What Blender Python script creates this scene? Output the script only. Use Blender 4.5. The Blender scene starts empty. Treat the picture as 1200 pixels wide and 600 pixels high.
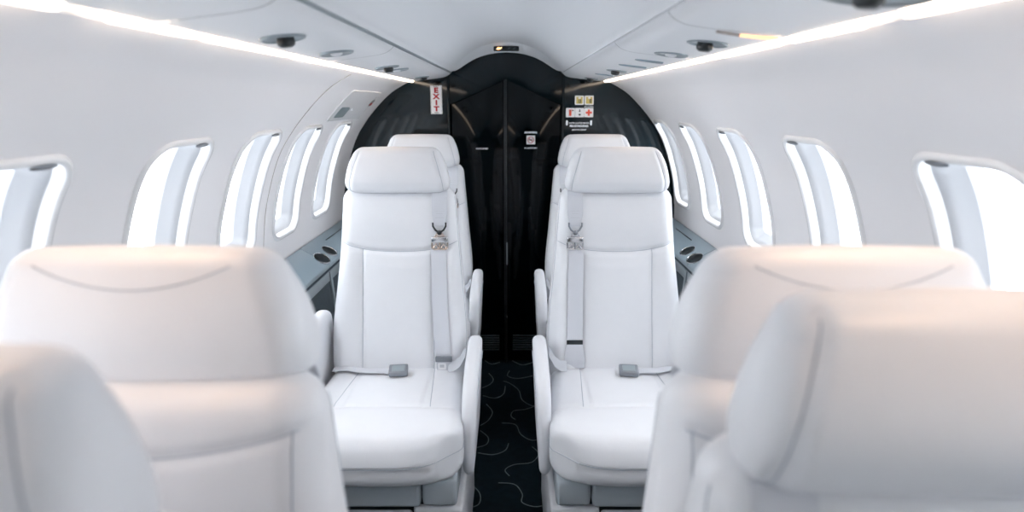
import bpy, bmesh, math, random
from mathutils import Vector, Matrix
from mathutils.bvhtree import BVHTree
random.seed(4)
PI = math.pi
FZ = -0.06                      # floor height
scene = bpy.context.scene
col = scene.collection

# ------------------------------------------------------------------ materials
def mat(name, color, rough=0.5, metal=0.0, bump=0.0, bscale=200.0, spec=0.5, coat=0.0, var=0.0, emis=None, estr=0.0, coat_rough=0.05):
    m = bpy.data.materials.new(name); m.use_nodes = True
    nt = m.node_tree; b = nt.nodes['Principled BSDF']
    b.inputs['Base Color'].default_value = (*color, 1)
    b.inputs['Roughness'].default_value = rough
    b.inputs['Metallic'].default_value = metal
    b.inputs['Specular IOR Level'].default_value = spec
    b.inputs['Coat Weight'].default_value = coat
    b.inputs['Coat Roughness'].default_value = coat_rough
    if emis:
        b.inputs['Emission Color'].default_value = (*emis, 1)
        b.inputs['Emission Strength'].default_value = estr
    if bump or var:
        tc = nt.nodes.new('ShaderNodeTexCoord')
        n = nt.nodes.new('ShaderNodeTexNoise'); n.inputs['Scale'].default_value = bscale
        n.inputs['Detail'].default_value = 3
        nt.links.new(tc.outputs['Object'], n.inputs['Vector'])
        if bump:
            bp = nt.nodes.new('ShaderNodeBump'); bp.inputs['Strength'].default_value = bump
            bp.inputs['Distance'].default_value = 0.001
            nt.links.new(n.outputs['Fac'], bp.inputs['Height'])
            nt.links.new(bp.outputs['Normal'], b.inputs['Normal'])
        if var:
            n2 = nt.nodes.new('ShaderNodeTexNoise'); n2.inputs['Scale'].default_value = bscale * 0.05
            nt.links.new(tc.outputs['Object'], n2.inputs['Vector'])
            r = nt.nodes.new('ShaderNodeMixRGB'); r.inputs[1].default_value = (*[c * (1 - var) for c in color], 1)
            r.inputs[2].default_value = (*[min(1, c * (1 + var)) for c in color], 1)
            nt.links.new(n2.outputs['Fac'], r.inputs[0]); nt.links.new(r.outputs[0], b.inputs['Base Color'])
    return m

M = {}
M['leather'] = mat('white_leather', (0.75, 0.765, 0.80), 0.38, bump=0.35, bscale=420, var=0.02)
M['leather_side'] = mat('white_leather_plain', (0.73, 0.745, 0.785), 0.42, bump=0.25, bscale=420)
M['thread'] = mat('seam_thread', (0.42, 0.46, 0.52), 0.7)
M['wall'] = mat('cabin_liner', (0.87, 0.865, 0.885), 0.45, bump=0.1, bscale=300)
M['ceil'] = mat('ceiling_liner', (0.82, 0.84, 0.87), 0.6, bump=0.15, bscale=260)
M['panel'] = mat('overhead_liner', (0.82, 0.84, 0.87), 0.35)
M['bezel'] = mat('window_bezel', (0.84, 0.85, 0.87), 0.25)
M['black'] = mat('black_lacquer', (0.002, 0.007, 0.010), 0.05, spec=0.32)
M['black_side'] = mat('black_lacquer_side', (0.001, 0.007, 0.011), 0.06, spec=0.5, bump=0.5, bscale=9)
M['black_door'] = mat('black_door_lacquer', (0.001, 0.003, 0.0045), 0.05, spec=0.2)
M['dark'] = mat('dark_plastic', (0.012, 0.018, 0.022), 0.35)
M['gap'] = mat('shadow_gap_rubber', (0.02, 0.028, 0.034), 0.7)
M['skirt'] = mat('grey_skirt_vinyl', (0.40, 0.45, 0.49), 0.5)
M['strap'] = mat('belt_webbing', (0.62, 0.64, 0.69), 0.75, bump=0.6, bscale=900)
M['label'] = mat('belt_label', (0.55, 0.57, 0.61), 0.7)
M['white'] = mat('white_print', (0.85, 0.86, 0.88), 0.5)
M['print'] = mat('white_lettering_glow', (0.75, 0.78, 0.82), 0.5, emis=(0.8, 0.85, 0.9), estr=0.12)  # print lifted by a faint added glow, no lamp behind it
M['red'] = mat('red_print', (0.42, 0.012, 0.02), 0.5)
M['orange'] = mat('orange_red_print', (0.80, 0.10, 0.05), 0.5)
M['yellow'] = mat('ochre_print', (0.62, 0.50, 0.16), 0.5)
M['ink'] = mat('black_print', (0.02, 0.02, 0.025), 0.5)
M['chrome'] = mat('chrome', (0.72, 0.72, 0.74), 0.18, metal=1.0)
M['brass'] = mat('rose_chrome', (0.78, 0.66, 0.58), 0.22, metal=1.0)
M['steel'] = mat('grey_buckle_metal', (0.26, 0.28, 0.31), 0.32, metal=0.7)
M['ledge'] = mat('satin_blue_grey', (0.25, 0.32, 0.37), 0.28, bump=0.1, bscale=90, var=0.05)
M['frame'] = mat('grey_panel_frame', (0.30, 0.35, 0.38), 0.3, metal=0.3)
M['suede'] = mat('dark_suede', (0.045, 0.062, 0.075), 0.95, bump=0.8, bscale=500, var=0.35)
M['carpet'] = mat('black_carpet', (0.008, 0.016, 0.022), 1.0, bump=1.0, bscale=700, var=0.5, spec=0.1)
M['swirl'] = mat('grey_carpet_yarn', (0.18, 0.22, 0.225), 1.0, bump=1.0, bscale=900, spec=0.1)
M['led'] = mat('warm_light_strip', (1, 0.9, 0.8), 0.5, emis=(1.0, 0.80, 0.62), estr=6.0)
M['amber'] = mat('amber_lamp', (1, 0.5, 0.2), 0.5, emis=(1.0, 0.40, 0.10), estr=3.0)
M['seamline'] = mat('panel_seam_line', (0.42, 0.38, 0.36), 0.6)
M['reveal'] = mat('window_reveal_backlit_grey', (0.52, 0.535, 0.565), 0.35)  # shade of the backlit recess put into a greyer base colour
M['greyline'] = mat('grey_joint_line', (0.36, 0.38, 0.41), 0.6)
M['greyglass'] = mat('grey_recess', (0.30, 0.36, 0.38), 0.2)

def glass():
    m = bpy.data.materials.new('window_pane_glass'); m.use_nodes = True
    nt = m.node_tree; nt.nodes.clear()
    o = nt.nodes.new('ShaderNodeOutputMaterial'); mx = nt.nodes.new('ShaderNodeMixShader')
    t = nt.nodes.new('ShaderNodeBsdfTransparent'); g = nt.nodes.new('ShaderNodeBsdfGlossy')
    g.inputs['Roughness'].default_value = 0.02; mx.inputs[0].default_value = 0.06
    t.inputs['Color'].default_value = (0.97, 0.985, 1, 1)
    nt.links.new(t.outputs[0], mx.inputs[1]); nt.links.new(g.outputs[0], mx.inputs[2]); nt.links.new(mx.outputs[0], o.inputs[0])
    return m
M['glass'] = glass()

# ------------------------------------------------------------------ helpers
def interp(tab, x):
    """smooth (monotone-ish Catmull) interpolation of [(x, y), ...]"""
    n = len(tab)
    if x <= tab[0][0]: return tab[0][1]
    if x >= tab[-1][0]: return tab[-1][1]
    for i in range(n - 1):
        x0, y0 = tab[i]; x1, y1 = tab[i + 1]
        if x0 <= x <= x1:
            h = x1 - x0; u = (x - x0) / h
            m0 = (y1 - (tab[i - 1][1] if i > 0 else y0)) / (x1 - (tab[i - 1][0] if i > 0 else x0))
            m1 = ((tab[i + 2][1] if i + 2 < n else y1) - y0) / ((tab[i + 2][0] if i + 2 < n else x1) - x0)
            a = 2 * u**3 - 3 * u**2 + 1; b = u**3 - 2 * u**2 + u; c = -2 * u**3 + 3 * u**2; d = u**3 - u**2
            return a * y0 + b * h * m0 + c * y1 + d * h * m1
    return tab[-1][1]

def link(name, bm, mats, parent=None, smooth=True, sharp=None, recalc=True):
    if recalc: bmesh.ops.recalc_face_normals(bm, faces=bm.faces[:])
    me = bpy.data.meshes.new(name); bm.to_mesh(me); bm.free()
    if not isinstance(mats, (list, tuple)): mats = [mats]
    for m in mats: me.materials.append(m)
    if smooth:
        me.polygons.foreach_set('use_smooth', [True] * len(me.polygons))
        if sharp: me.set_sharp_from_angle(angle=math.radians(sharp))
    o = bpy.data.objects.new(name, me); col.objects.link(o)
    if parent: o.parent = parent
    return o

def empty(name, loc, rotz=0):
    o = bpy.data.objects.new(name, None); col.objects.link(o); o.empty_display_size = 0.05
    o.location = loc; o.rotation_euler = (0, 0, rotz); return o

def tag(o, label, cat, group=None):
    o['label'] = label; o['category'] = cat
    if group: o['group'] = group
    return o

def struct(o): o['kind'] = 'structure'; return o

def rrect(hx, hy, r, nf, nc, ns):
    """closed rounded rectangle, fixed point allocation; starts on the -y (front) side"""
    r = max(1e-4, min(r, hx * 0.98, hy * 0.98)); P = []
    def seg(a, b, n):
        for i in range(n): P.append((a[0] + (b[0] - a[0]) * i / n, a[1] + (b[1] - a[1]) * i / n))
    def arc(cx, cy, a0, n):
        for i in range(n):
            a = a0 + PI / 2 * i / n; P.append((cx + r * math.cos(a), cy + r * math.sin(a)))
    seg((-hx + r, -hy), (hx - r, -hy), nf); arc(hx - r, -hy + r, -PI / 2, nc)
    seg((hx, -hy + r), (hx, hy - r), ns); arc(hx - r, hy - r, 0, nc)
    seg((hx - r, hy), (-hx + r, hy), nf); arc(-hx + r, hy - r, PI / 2, nc)
    seg((-hx, hy - r), (-hx, -hy + r), ns); arc(-hx + r, -hy + r, PI, nc)
    return P

def bridge(bm, rings, close=True, mi=0):
    n = len(rings[0])
    for a, b in zip(rings[:-1], rings[1:]):
        for i in range(n if close else n - 1):
            j = (i + 1) % n
            try:
                f = bm.faces.new((a[i], a[j], b[j], b[i])); f.material_index = mi
            except ValueError: pass

def loft(t0, t1, n, ring, r0, r1, nf=40, nc=8, ns=8, disp=None, axis='z'):
    """ring(t) -> cx, cu, hx, hu, rad. Rounded ends r0, r1. axis 'z': u is y. axis 'y': u is z."""
    bm = bmesh.new(); rings = []
    ts = []
    k = 7
    for i in range(k): ts.append((t0 + r0 * (1 - math.cos(PI / 2 * i / k)), math.sin(PI / 2 * i / k), r0))
    for i in range(n + 1): ts.append((t0 + r0 + (t1 - r1 - t0 - r0) * i / n, 1.0, 0))
    for i in range(1, k + 1): ts.append((t1 - r1 * (1 - math.sin(PI / 2 * i / k)), math.cos(PI / 2 * i / k), r1))
    for t, w, r in ts:
        cx, cu, hx, hu, rad = ring(t)
        sh = r * (1 - w)
        hx2, hu2 = hx - sh, hu - sh
        if hu2 < 0.002: hu2 = 0.002
        pts = rrect(hx2, hu2, max(rad - sh, 0.004), nf, nc, ns)
        R = []
        for (x, u) in pts:
            p = Vector((cx + x, cu + u, t)) if axis == 'z' else Vector((cx + x, t, cu + u))
            if disp: p = disp(p, x / hx, u / hu)
            R.append(bm.verts.new(p))
        rings.append(R)
    bridge(bm, rings)
    for R in (rings[0], rings[-1]): bm.faces.new(R)
    return bm

def box(bm, c, h, bev=0.0, mi=0, seg=2, mtx=None):
    r = bmesh.ops.create_cube(bm, size=1.0)
    vs = r['verts']
    for v in vs: v.co = Vector((v.co.x * 2 * h[0] + c[0], v.co.y * 2 * h[1] + c[1], v.co.z * 2 * h[2] + c[2]))
    if mtx:
        for v in vs: v.co = mtx @ v.co
    fs = {f for v in vs for f in v.link_faces}
    for f in fs: f.material_index = mi
    if bev:
        es = list({e for f in fs for e in f.edges})
        res = bmesh.ops.bevel(bm, geom=es, offset=bev, segments=seg, profile=0.5, affect='EDGES')
        for f in res['faces']: f.material_index = mi

def tube(bm, pts, r, n=6, mi=0, cap=True):
    rings = []
    for i, p in enumerate(pts):
        p = Vector(p)
        d = (Vector(pts[min(i + 1, len(pts) - 1)]) - Vector(pts[max(i - 1, 0)])).normalized()
        u = d.cross(Vector((0, 0, 1)))
        if u.length < 0.05: u = d.cross(Vector((0, 1, 0)))
        u.normalize(); v = d.cross(u).normalized()
        rr = r(i / (len(pts) - 1)) if callable(r) else r
        rings.append([bm.verts.new(p + rr * (math.cos(2 * PI * k / n) * u + math.sin(2 * PI * k / n) * v)) for k in range(n)])
    bridge(bm, rings, True, mi)
    if cap:
        for R in (rings[0], rings[-1]):
            f = bm.faces.new(R); f.material_index = mi

def ribbon(bm, pts, w, th, wdir=(1, 0, 0), mi=0):
    """flat strap along pts; w may be a function"""
    wd = Vector(wdir); rings = []
    for i, p in enumerate(pts):
        p = Vector(p)
        d = (Vector(pts[min(i + 1, len(pts) - 1)]) - Vector(pts[max(i - 1, 0)])).normalized()
        n = d.cross(wd).normalized(); hw = (w(i / (len(pts) - 1)) if callable(w) else w) / 2
        rings.append([bm.verts.new(p + wd * a * hw + n * b * th / 2) for a, b in ((-1, -1), (1, -1), (1, 1), (-1, 1))])
    bridge(bm, rings, True, mi)
    for R in (rings[0], rings[-1]):
        f = bm.faces.new(R); f.material_index = mi

def prism(bm, outline, y0, y1, bev=0.0, mi=0, axis='y', seg=3):
    """outline in (a,b): axis 'y' -> (x,z) extruded in y; axis 'x' -> (y,z) extruded in x; axis 'z' -> (x,y)"""
    def P(a, b, c):
        return {'y': (a, c, b), 'x': (c, a, b), 'z': (a, b, c)}[axis]
    A = [bm.verts.new(P(a, b, y0)) for a, b in outline]; B = [bm.verts.new(P(a, b, y1)) for a, b in outline]
    f1 = bm.faces.new(A); f2 = bm.faces.new(B[::-1]); fs = [f1, f2]; n = len(A)
    for i in range(n): fs.append(bm.faces.new((A[i], B[i], B[(i + 1) % n], A[(i + 1) % n])))
    for f in fs: f.material_index = mi
    if bev:
        es = list(f1.edges) + list(f2.edges)
        res = bmesh.ops.bevel(bm, geom=es, offset=bev, segments=seg, profile=0.5, affect='EDGES')
        for f in res['faces']: f.material_index = mi

def slab(bm, ol, x0, x1, r, k=7, mi=0):
    """padded slab: outline in (y, z) thickened along x with fully rounded rims"""
    P = [Vector(p) for p in ol]; n = len(P); N = []
    A = sum(P[i].x * P[(i + 1) % n].y - P[(i + 1) % n].x * P[i].y for i in range(n)); sg = 1 if A > 0 else -1
    for i in range(n):
        t = (P[(i + 1) % n] - P[i - 1]).normalized(); N.append(Vector((-t.y, t.x)) * sg)
    rings = []; d = 1 if x1 > x0 else -1
    steps = [(r * (1 - math.sin(PI / 2 * i / k)), r * (1 - math.cos(PI / 2 * i / k))) for i in range(k + 1)]
    seq = [(x0 + d * b_, a_) for a_, b_ in steps] + [(x1 - d * b_, a_) for a_, b_ in steps[::-1]]
    for x, ins in seq: rings.append([bm.verts.new((x, p.x + q.x * ins, p.y + q.y * ins)) for p, q in zip(P, N)])
    bridge(bm, rings, True, mi)
    for R_ in (rings[0], rings[-1]): bm.faces.new(R_).material_index = mi

def round_poly(pts, r, n=6):
    out = []; m = len(pts)
    for i in range(m):
        p = Vector(pts[i]); a = Vector(pts[i - 1]); b = Vector(pts[(i + 1) % m])
        rr = r[i] if isinstance(r, (list, tuple)) else r
        da = (a - p); db = (b - p); la = min(rr, da.length * .49); lb = min(rr, db.length * .49)
        q0 = p + da.normalized() * la; q1 = p + db.normalized() * lb
        for k in range(n + 1):
            t = k / n; out.append(tuple((1 - t)**2 * q0 + 2 * t * (1 - t) * p + t**2 * q1))
    return out

def cast(bvh, pts, d, off=0.0):
    out = []
    dv = Vector(d).normalized()
    for p in pts:
        h = bvh.ray_cast(Vector(p) - dv * 1.0, dv)
        if h[0] is not None: out.append(h[0] - dv * off)
    return out

def seams(bm, lines, r=0.0011, mi=1):
    """lines: (points, direction). Thread tubes laid on the surface of bm."""
    bvh = BVHTree.FromBMesh(bm)
    for pts, d in lines:
        q = cast(bvh, pts, d)
        if len(q) > 2: tube(bm, q, r, 5, mi)

def text_bm(bm, s, size, mtx, mi=0, align='CENTER', extr=0.0004, xs=1.0, bold=0.0):
    cu = bpy.data.curves.new('lettering', 'FONT'); cu.body = s; cu.size = size; cu.align_x = align; cu.align_y = 'CENTER'
    cu.extrude = extr; cu.offset = bold; cu.resolution_u = 3; cu.space_line = 0.8
    o = bpy.data.objects.new('lettering', cu); col.objects.link(o)
    me = bpy.data.meshes.new_from_object(o)
    me.transform(mtx @ Matrix.Scale(xs, 4, (1, 0, 0)))
    old = set(bm.faces); bm.from_mesh(me)
    for f in bm.faces:
        if f not in old: f.material_index = mi
    bpy.data.objects.remove(o); bpy.data.curves.remove(cu); bpy.data.meshes.remove(me)

def facing(x, y, z, rot=0):      # text plane that faces the cabin (-Y)
    return Matrix.Translation((x, y, z)) @ Matrix.Rotation(PI / 2, 4, 'X') @ Matrix.Rotation(rot, 4, 'Z')

# ------------------------------------------------------------------ fuselage section
PROF = [(0.60, -0.06), (0.70, 0.10), (0.80, 0.38), (0.842, 0.62), (0.85, 0.78), (0.832, 0.937), (0.803, 1.05), (0.762, 1.157),
        (0.712, 1.235), (0.648, 1.31), (0.575, 1.378), (0.487, 1.428)]
def catmull(P, m=24):
    out = []
    for i in range(len(P) - 1):
        p0 = Vector(P[max(i - 1, 0)]); p1 = Vector(P[i]); p2 = Vector(P[i + 1]); p3 = Vector(P[min(i + 2, len(P) - 1)])
        for k in range(m):
            t = k / m
            out.append(0.5 * ((2 * p1) + (p2 - p0) * t + (2 * p0 - 5 * p1 + 4 * p2 - p3) * t * t + (3 * p1 - p0 - 3 * p2 + p3) * t**3))
    out.append(Vector(P[-1])); return out
CP = catmull(PROF)
CS = [0.0]
for a, b in zip(CP[:-1], CP[1:]): CS.append(CS[-1] + (b - a).length)
SL = CS[-1]
def prof(s):
    s = max(0.0, min(SL, s))
    lo, hi = 0, len(CS) - 1
    while hi - lo > 1:
        m = (lo + hi) // 2
        if CS[m] <= s: lo = m
        else: hi = m
    u = (s - CS[lo]) / (CS[hi] - CS[lo]); p = CP[lo].lerp(CP[hi], u)
    a = CP[max(lo - 3, 0)]; b = CP[min(hi + 3, len(CP) - 1)]; t = (b - a).normalized()
    return p, Vector((-t.y, t.x))       # inward normal (toward the axis / down) for the +X side
def s_of_z(z):
    for i in range(len(CP) - 1):
        if CP[i].y <= z <= CP[i + 1].y: return CS[i] + (CS[i + 1] - CS[i]) * (z - CP[i].y) / (CP[i + 1].y - CP[i].y)
    return SL
def wallp(side, Y, s, d=0.0):
    p, n = prof(s); q = p + n * d
    return Vector((side * q.x, Y, q.y))

YB, YF = -1.25, 3.10            # aft end, forward bulkhead
ZT, ZB = 1.238, 0.852           # window top, bottom
ST, SB = s_of_z(ZT), s_of_z(ZB)
SC = (ST + SB) / 2; SH = (ST - SB) / 2
WH = 0.122                      # half width of a window opening
far_r = [1.065, 1.585, 2.10, 2.58, 3.035]
far_l = [1.01, 1.50, 1.95, 2.37, 2.80]
far_r = [-0.47, 0.03, 0.545] + far_r
far_l = [-0.47, 0.02, 0.515] + far_l

def hole(Yc, k=0.0, wh=WH, sh=SH, r=0.055):
    """rounded window opening in (Y, s), shrunk by k"""
    return [(Yc + a, SC + b) for a, b in rrect(wh - k, sh - k, max(r - k, 0.012), 12, 8, 20)]

def build_wall(side, fars, name):
    bm = bmesh.new(); S0, S1 = SC - SH - 0.04, SC + SH + 0.03
    cs = [f - WH for f in fars]
    bounds = [YB] + [(a + b) / 2 for a, b in zip(cs[:-1], cs[1:])] + [YF + 0.02]
    nor = {}
    def V(Y, s):
        v = bm.verts.new(wallp(side, Y, s)); return v
    for (a, b) in ((0.0, S0), (S1, SL)):
        ns = 30; ny = 20
        g = [[V(YB + (YF + 0.02 - YB) * i / ny, a + (b - a) * j / ns) for j in range(ns + 1)] for i in range(ny + 1)]
        for i in range(ny):
            for j in range(ns): bm.faces.new((g[i][j], g[i + 1][j], g[i + 1][j + 1], g[i][j + 1]))
    for k, c in enumerate(cs):
        y0, y1 = bounds[k], bounds[k + 1]
        inner = hole(c); n = len(inner)
        # matching outer rectangle points: cast each hole point from the centre on to the cell edge
        outer = []
        for (Y, s) in inner:
            dy, ds = Y - c, s - SC
            t = min(((y1 - c) / dy) if dy > 1e-6 else ((y0 - c) / dy if dy < -1e-6 else 1e9),
                    ((S1 - SC) / ds) if ds > 1e-6 else ((S0 - SC) / ds if ds < -1e-6 else 1e9))
            outer.append([c + dy * t, SC + ds * t])
        for (cy_, cs_) in ((y0, S0), (y0, S1), (y1, S0), (y1, S1)):     # snap corners
            j = min(range(n), key=lambda i: (outer[i][0] - cy_)**2 + (outer[i][1] - cs_)**2); outer[j] = [cy_, cs_]
        rings = []
        for q in range(9):
            t = (q / 8)
            rings.append([V(i_[0] + (o_[0] - i_[0]) * t, i_[1] + (o_[1] - i_[1]) * t) for i_, o_ in zip(inner, outer)])
        bridge(bm, rings)
    bm.verts.ensure_lookup_table()
    # analytic normals
    norms = []
    for v in bm.verts:
        best = min(range(0, len(CP)), key=lambda i: (CP[i].x - abs(v.co.x))**2 + (CP[i].y - v.co.z)**2)
        a = CP[max(best - 2, 0)]; b = CP[min(best + 2, len(CP) - 1)]; t = (b - a).normalized()
        norms.append((-t.y * side, 0, t.x))
    for f in bm.faces:
        f.normal_update(); c = f.calc_center_median()
        if f.normal.dot(Vector((-side * 1.0, 0, (0.7 - c.z)))) < 0: f.normal_flip()
    o = link(name, bm, M['wall'], recalc=False)
    o.data.normals_split_custom_set_from_vertices(norms)
    return struct(o)
build_wall(-1, far_l, 'wall_left'); build_wall(1, far_r, 'wall_right')

def build_window(side, far, idx):
    c = far - WH
    root = struct(empty('window_%d' % idx, wallp(side, c, SC)))
    off = -root.location
    bm = bmesh.new(); rings = []
    for k, d in [(-0.017, 0.0005), (-0.016, 0.004), (-0.012, 0.007), (-0.006, 0.0075), (-0.001, 0.005), (0.001, 0.0), (0.003, -0.012),
                 (0.0045, -0.015), (0.0065, -0.016), (0.020, -0.028), (0.033, -0.048), (0.035, -0.049), (0.0365, -0.052), (0.037, -0.064), (0.037, -0.075)]:
        rings.append([bm.verts.new(wallp(side, Y, s, d) + off) for Y, s in hole(c, k)])
    bridge(bm, rings[:8]); bridge(bm, rings[7:], True, 1)
    o = link('window_frame', bm, [M['bezel'], M['reveal']], root, sharp=50); struct(o)
    bm = bmesh.new()
    H = hole(c, 0.0362); rs = []
    # bands between mirrored boundary points, so the pane follows the curved wall
    n = len(H); half = n // 2
    order = sorted({round(q[1], 5) for q in H})
    lo = min(order); hi = max(order)
    for j in range(25):
        sv = lo + (hi - lo) * (0.5 - 0.5 * math.cos(PI * j / 24))
        hw = 0.0
        for i in range(n):
            (ya, sa), (yb, sb) = H[i], H[(i + 1) % n]
            if (sa - sv) * (sb - sv) <= 0 and abs(sa - sb) > 1e-9: hw = max(hw, abs(ya + (yb - ya) * (sv - sa) / (sb - sa) - c))
            elif abs(sa - sv) < 1e-6: hw = max(hw, abs(ya - c))
        hw = max(hw, 0.002)
        rs.append([bm.verts.new(wallp(side, c + a * hw, sv, -0.060) + off) for a in (-1, 0, 1)])
    bridge(bm, rs, False)
    o = link('pane', bm, M['glass'], root); struct(o)
    # shade pull slot at the top of the bezel
    bm = bmesh.new()
    rr = []
    for k in (0.0, 1.0):
        rr.append([bm.verts.new(wallp(side, c + 0.045 + 0.030 * math.cos(2 * PI * i / 24), ST + 0.001 + 0.0055 * math.sin(2 * PI * i / 24), 0.0078 + 0.0015 * k) + off) for i in range(24)])
    bridge(bm, rr); bm.faces.new(rr[1]); bm.faces.new(rr[0])
    struct(link('shade_slot', bm, M['steel'], root))
idx = 1
for side, fars in ((-1, far_l), (1, far_r)):
    for f in fars: build_window(side, f, idx); idx += 1

# ------------------------------------------------------------------ ceiling and overhead panels
CC = -0.012                     # ceiling centre
CEIL = [(0.2710, 1.4690), (0.2695, 1.4745), (0.262, 1.481), (0.248, 1.489), (0.225, 1.508), (0.19, 1.539), (0.145, 1.570), (0.095, 1.590), (0.045, 1.600), (0, 1.603)]
cc = catmull(CEIL, 6)
full = [(CC + p.x, p.y) for p in cc] + [(CC - p.x, p.y) for p in cc[::-1][1:]]
bm = bmesh.new()
rings = [[bm.verts.new((x, YB + (YF + .02 - YB) * i / 12, z)) for x, z in full] for i in range(13)]
bridge(bm, rings, False)
struct(link('ceiling', bm, M['ceil']))

OV = [(0.475, 1.446), (0.462, 1.434), (0.452, 1.4315), (0.42, 1.4345), (0.38, 1.439), (0.34, 1.4435), (0.31, 1.448), (0.292, 1.4535), (0.281, 1.460), (0.2745, 1.467), (0.2725, 1.4735)]
def strip_loft(name, prof2, ys, m, side, dz=0.0):
    bm = bmesh.new()
    P = catmull(prof2, 4)
    def X(p): return side * p.x + (CC if p.x < 0.3 else CC * max(0, (0.46 - p.x) / 0.16))
    bridge(bm, [[bm.verts.new((X(p), y, p.y + dz)) for p in P] for y in ys], False)
    return link(name, bm, m)
tn = 1
joints = {-1: [YB, 0.30, 0.845, 1.62, YF], 1: [YB, 0.42, 1.02, 1.53, YF]}
for side in (-1, 1):
    J = joints[side]
    for a, b in zip(J[:-1], J[1:]):
        struct(strip_loft('trim_%d' % tn, OV, [a + 0.0012, a + 0.004, b - 0.004, b - 0.0012], M['panel'], side)); tn += 1
    bm = bmesh.new(); rr_ = 0.0042 if side < 0 else 0.0022
    tube(bm, [(side * 0.2725 + CC, y_, 1.4715) for y_ in (YB, 0.9, 2.0, YF)], lambda t, q=rr_: q, 8)
    struct(link('trim_%d' % tn, bm, M['frame'] if side < 0 else M['greyline'])); tn += 1
    # dark backing behind the joints and the cove
    bm = bmesh.new()
    box(bm, (side * 0.385, (YB + YF) / 2, 1.482), (0.095, (YF - YB) / 2 - 0.01, 0.005))
    struct(link('trim_%d' % tn, bm, M['gap'], smooth=False)); tn += 1
    # cove channel above the light strip
    bm = bmesh.new()
    pr = [(0.487, 1.428), (0.492, 1.434), (0.490, 1.444), (0.478, 1.448), (0.468, 1.446)]
    bridge(bm, [[bm.verts.new((side * x, y, z)) for x, z in pr] for y in (YB, YF)], False)
    struct(link('trim_%d' % tn, bm, M['bezel'])); tn += 1

bm = bmesh.new()  # unseen shell added to stop outside light leaking through the overhead joints
block_prof = [(-0.62, 1.40), (-0.52, 1.50), (-0.30, 1.62), (0, 1.65), (0.30, 1.62), (0.52, 1.50), (0.62, 1.40)]
bridge(bm, [[bm.verts.new((x, y, z)) for x, z in block_prof] for y in (YB - 0.04, YF + 0.06)], False)
struct(link('trim_light_block', bm, M['gap'], smooth=False))
# light strips (segments in the cove)
segs = {-1: [(-0.4, -0.05), (-0.03, 0.30), (0.32, 0.705), (0.760, 0.985), (0.992, 1.38), (1.387, 1.83), (1.837, 2.30), (2.307, 2.70), (2.707, 3.09)],
        1: [(-0.4, -0.05), (-0.03, 0.30), (0.32, 0.762), (0.814, 1.055), (1.065, 1.45), (1.457, 1.87), (1.877, 2.30), (2.307, 2.70), (2.707, 3.09)]}
for side in (-1, 1):
    for a, b in segs[side]:
        bm = bmesh.new(); n = 24; pts = []
        for i in range(n + 1):
            pts.append((0, a + (b - a) * i / n - (a + b) / 2, 0))
        L = b - a
        def rad(t, L=L):
            e = min(t, 1 - t) * L
            return 0.0092 * math.sqrt(max(0.04, min(1, e / 0.02)))
        tube(bm, pts, rad, 10)
        o = link('light_strip', bm, M['led']); o.location = (side * 0.4715, (a + b) / 2, 1.4325)
        w = 'left' if side < 0 else 'right'
        tag(o, 'glowing warm white light strip segment in the cove above the %s windows' % w, 'light strip', 'light strip segments of the %s cove' % w)

# ------------------------------------------------------------------ overhead fixtures
def ov_z(x):
    P = sorted([(a, b) for a, b in OV[2:8]]); return interp(P, x)
def fixture(side, Y, kind, r=0.034, x=0.382, label=''):
    z = ov_z(x)
    root = empty({'lamp': 'reading_light', 'vent': 'air_vent', 'slot': 'air_slot'}[kind], (side * x, Y, z))
    root.rotation_euler = (0, side * 0.135, 0)
    bm = bmesh.new(); rings = []
    ry = r if kind != 'slot' else 0.009
    for k, d in [(1.16, 0.001), (1.12, -0.0035), (1.03, -0.0045), (0.97, -0.002), (0.93, 0.0005)]:
        rings.append([bm.verts.new((r * k * math.cos(2 * PI * i / 40), (ry + r * (k - 1)) * math.sin(2 * PI * i / 40), d)) for i in range(40)])
    bridge(bm, rings)
    link('bezel', bm, M['frame'] if kind != 'slot' else M['ledge'], root)
    bm = bmesh.new(); rings = []
    for k, d in [(0.97, -0.0018), (0.94, -0.0024), (0.80, -0.0012), (0.4, -0.0006)]:
        rings.append([bm.verts.new((r * k * math.cos(2 * PI * i / 40), max(ry + r * (k - 1), ry * k * .5) * math.sin(2 * PI * i / 40), d)) for i in range(40)])
    bridge(bm, rings); bm.faces.new(rings[-1])
    link('dish', bm, M['greyline'] if kind == 'vent' else M['frame'] if kind == 'lamp' else M['dark'], root)
    if kind == 'lamp':
        bm = bmesh.new(); rings = []
        for rr, d in [(0.0145, -0.001), (0.0155, -0.008), (0.0145, -0.013), (0.010, -0.0165)]:
            rings.append([bm.verts.new((-side*0.004 + rr * math.cos(2 * PI * i / 24), rr * math.sin(2 * PI * i / 24), d)) for i in range(24)])
        bridge(bm, rings); bm.faces.new(rings[-1])
        link('lamp_head', bm, M['dark'], root)
    if kind == 'vent':
        bm = bmesh.new(); rings = []
        for rr, d in [(0.013, -0.001), (0.013, -0.005), (0.009, -0.0065), (0.004, -0.0045)]:
            rings.append([bm.verts.new((rr * math.cos(2 * PI * i / 24), rr * math.sin(2 * PI * i / 24), d)) for i in range(24)])
        bridge(bm, rings); bm.faces.new(rings[-1])
        link('nozzle', bm, M['panel'], root)
    tag(root, label, {'lamp': 'reading light', 'vent': 'air vent', 'slot': 'air slot'}[kind])
    return root
fixture(-1, 0.535, 'lamp', 0.052, label='dark oval reading light cut by top left photo corner')
fixture(-1, 1.11, 'lamp', label='nearest fully visible reading light in left overhead panel, dark head above long light strip')
fixture(-1, 1.44, 'vent', label='round air vent in left overhead panel between two dark reading lights')
fixture(-1, 2.01, 'lamp', label='dark headed reading light halfway down left overhead panel, beyond the round air vent')
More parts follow.
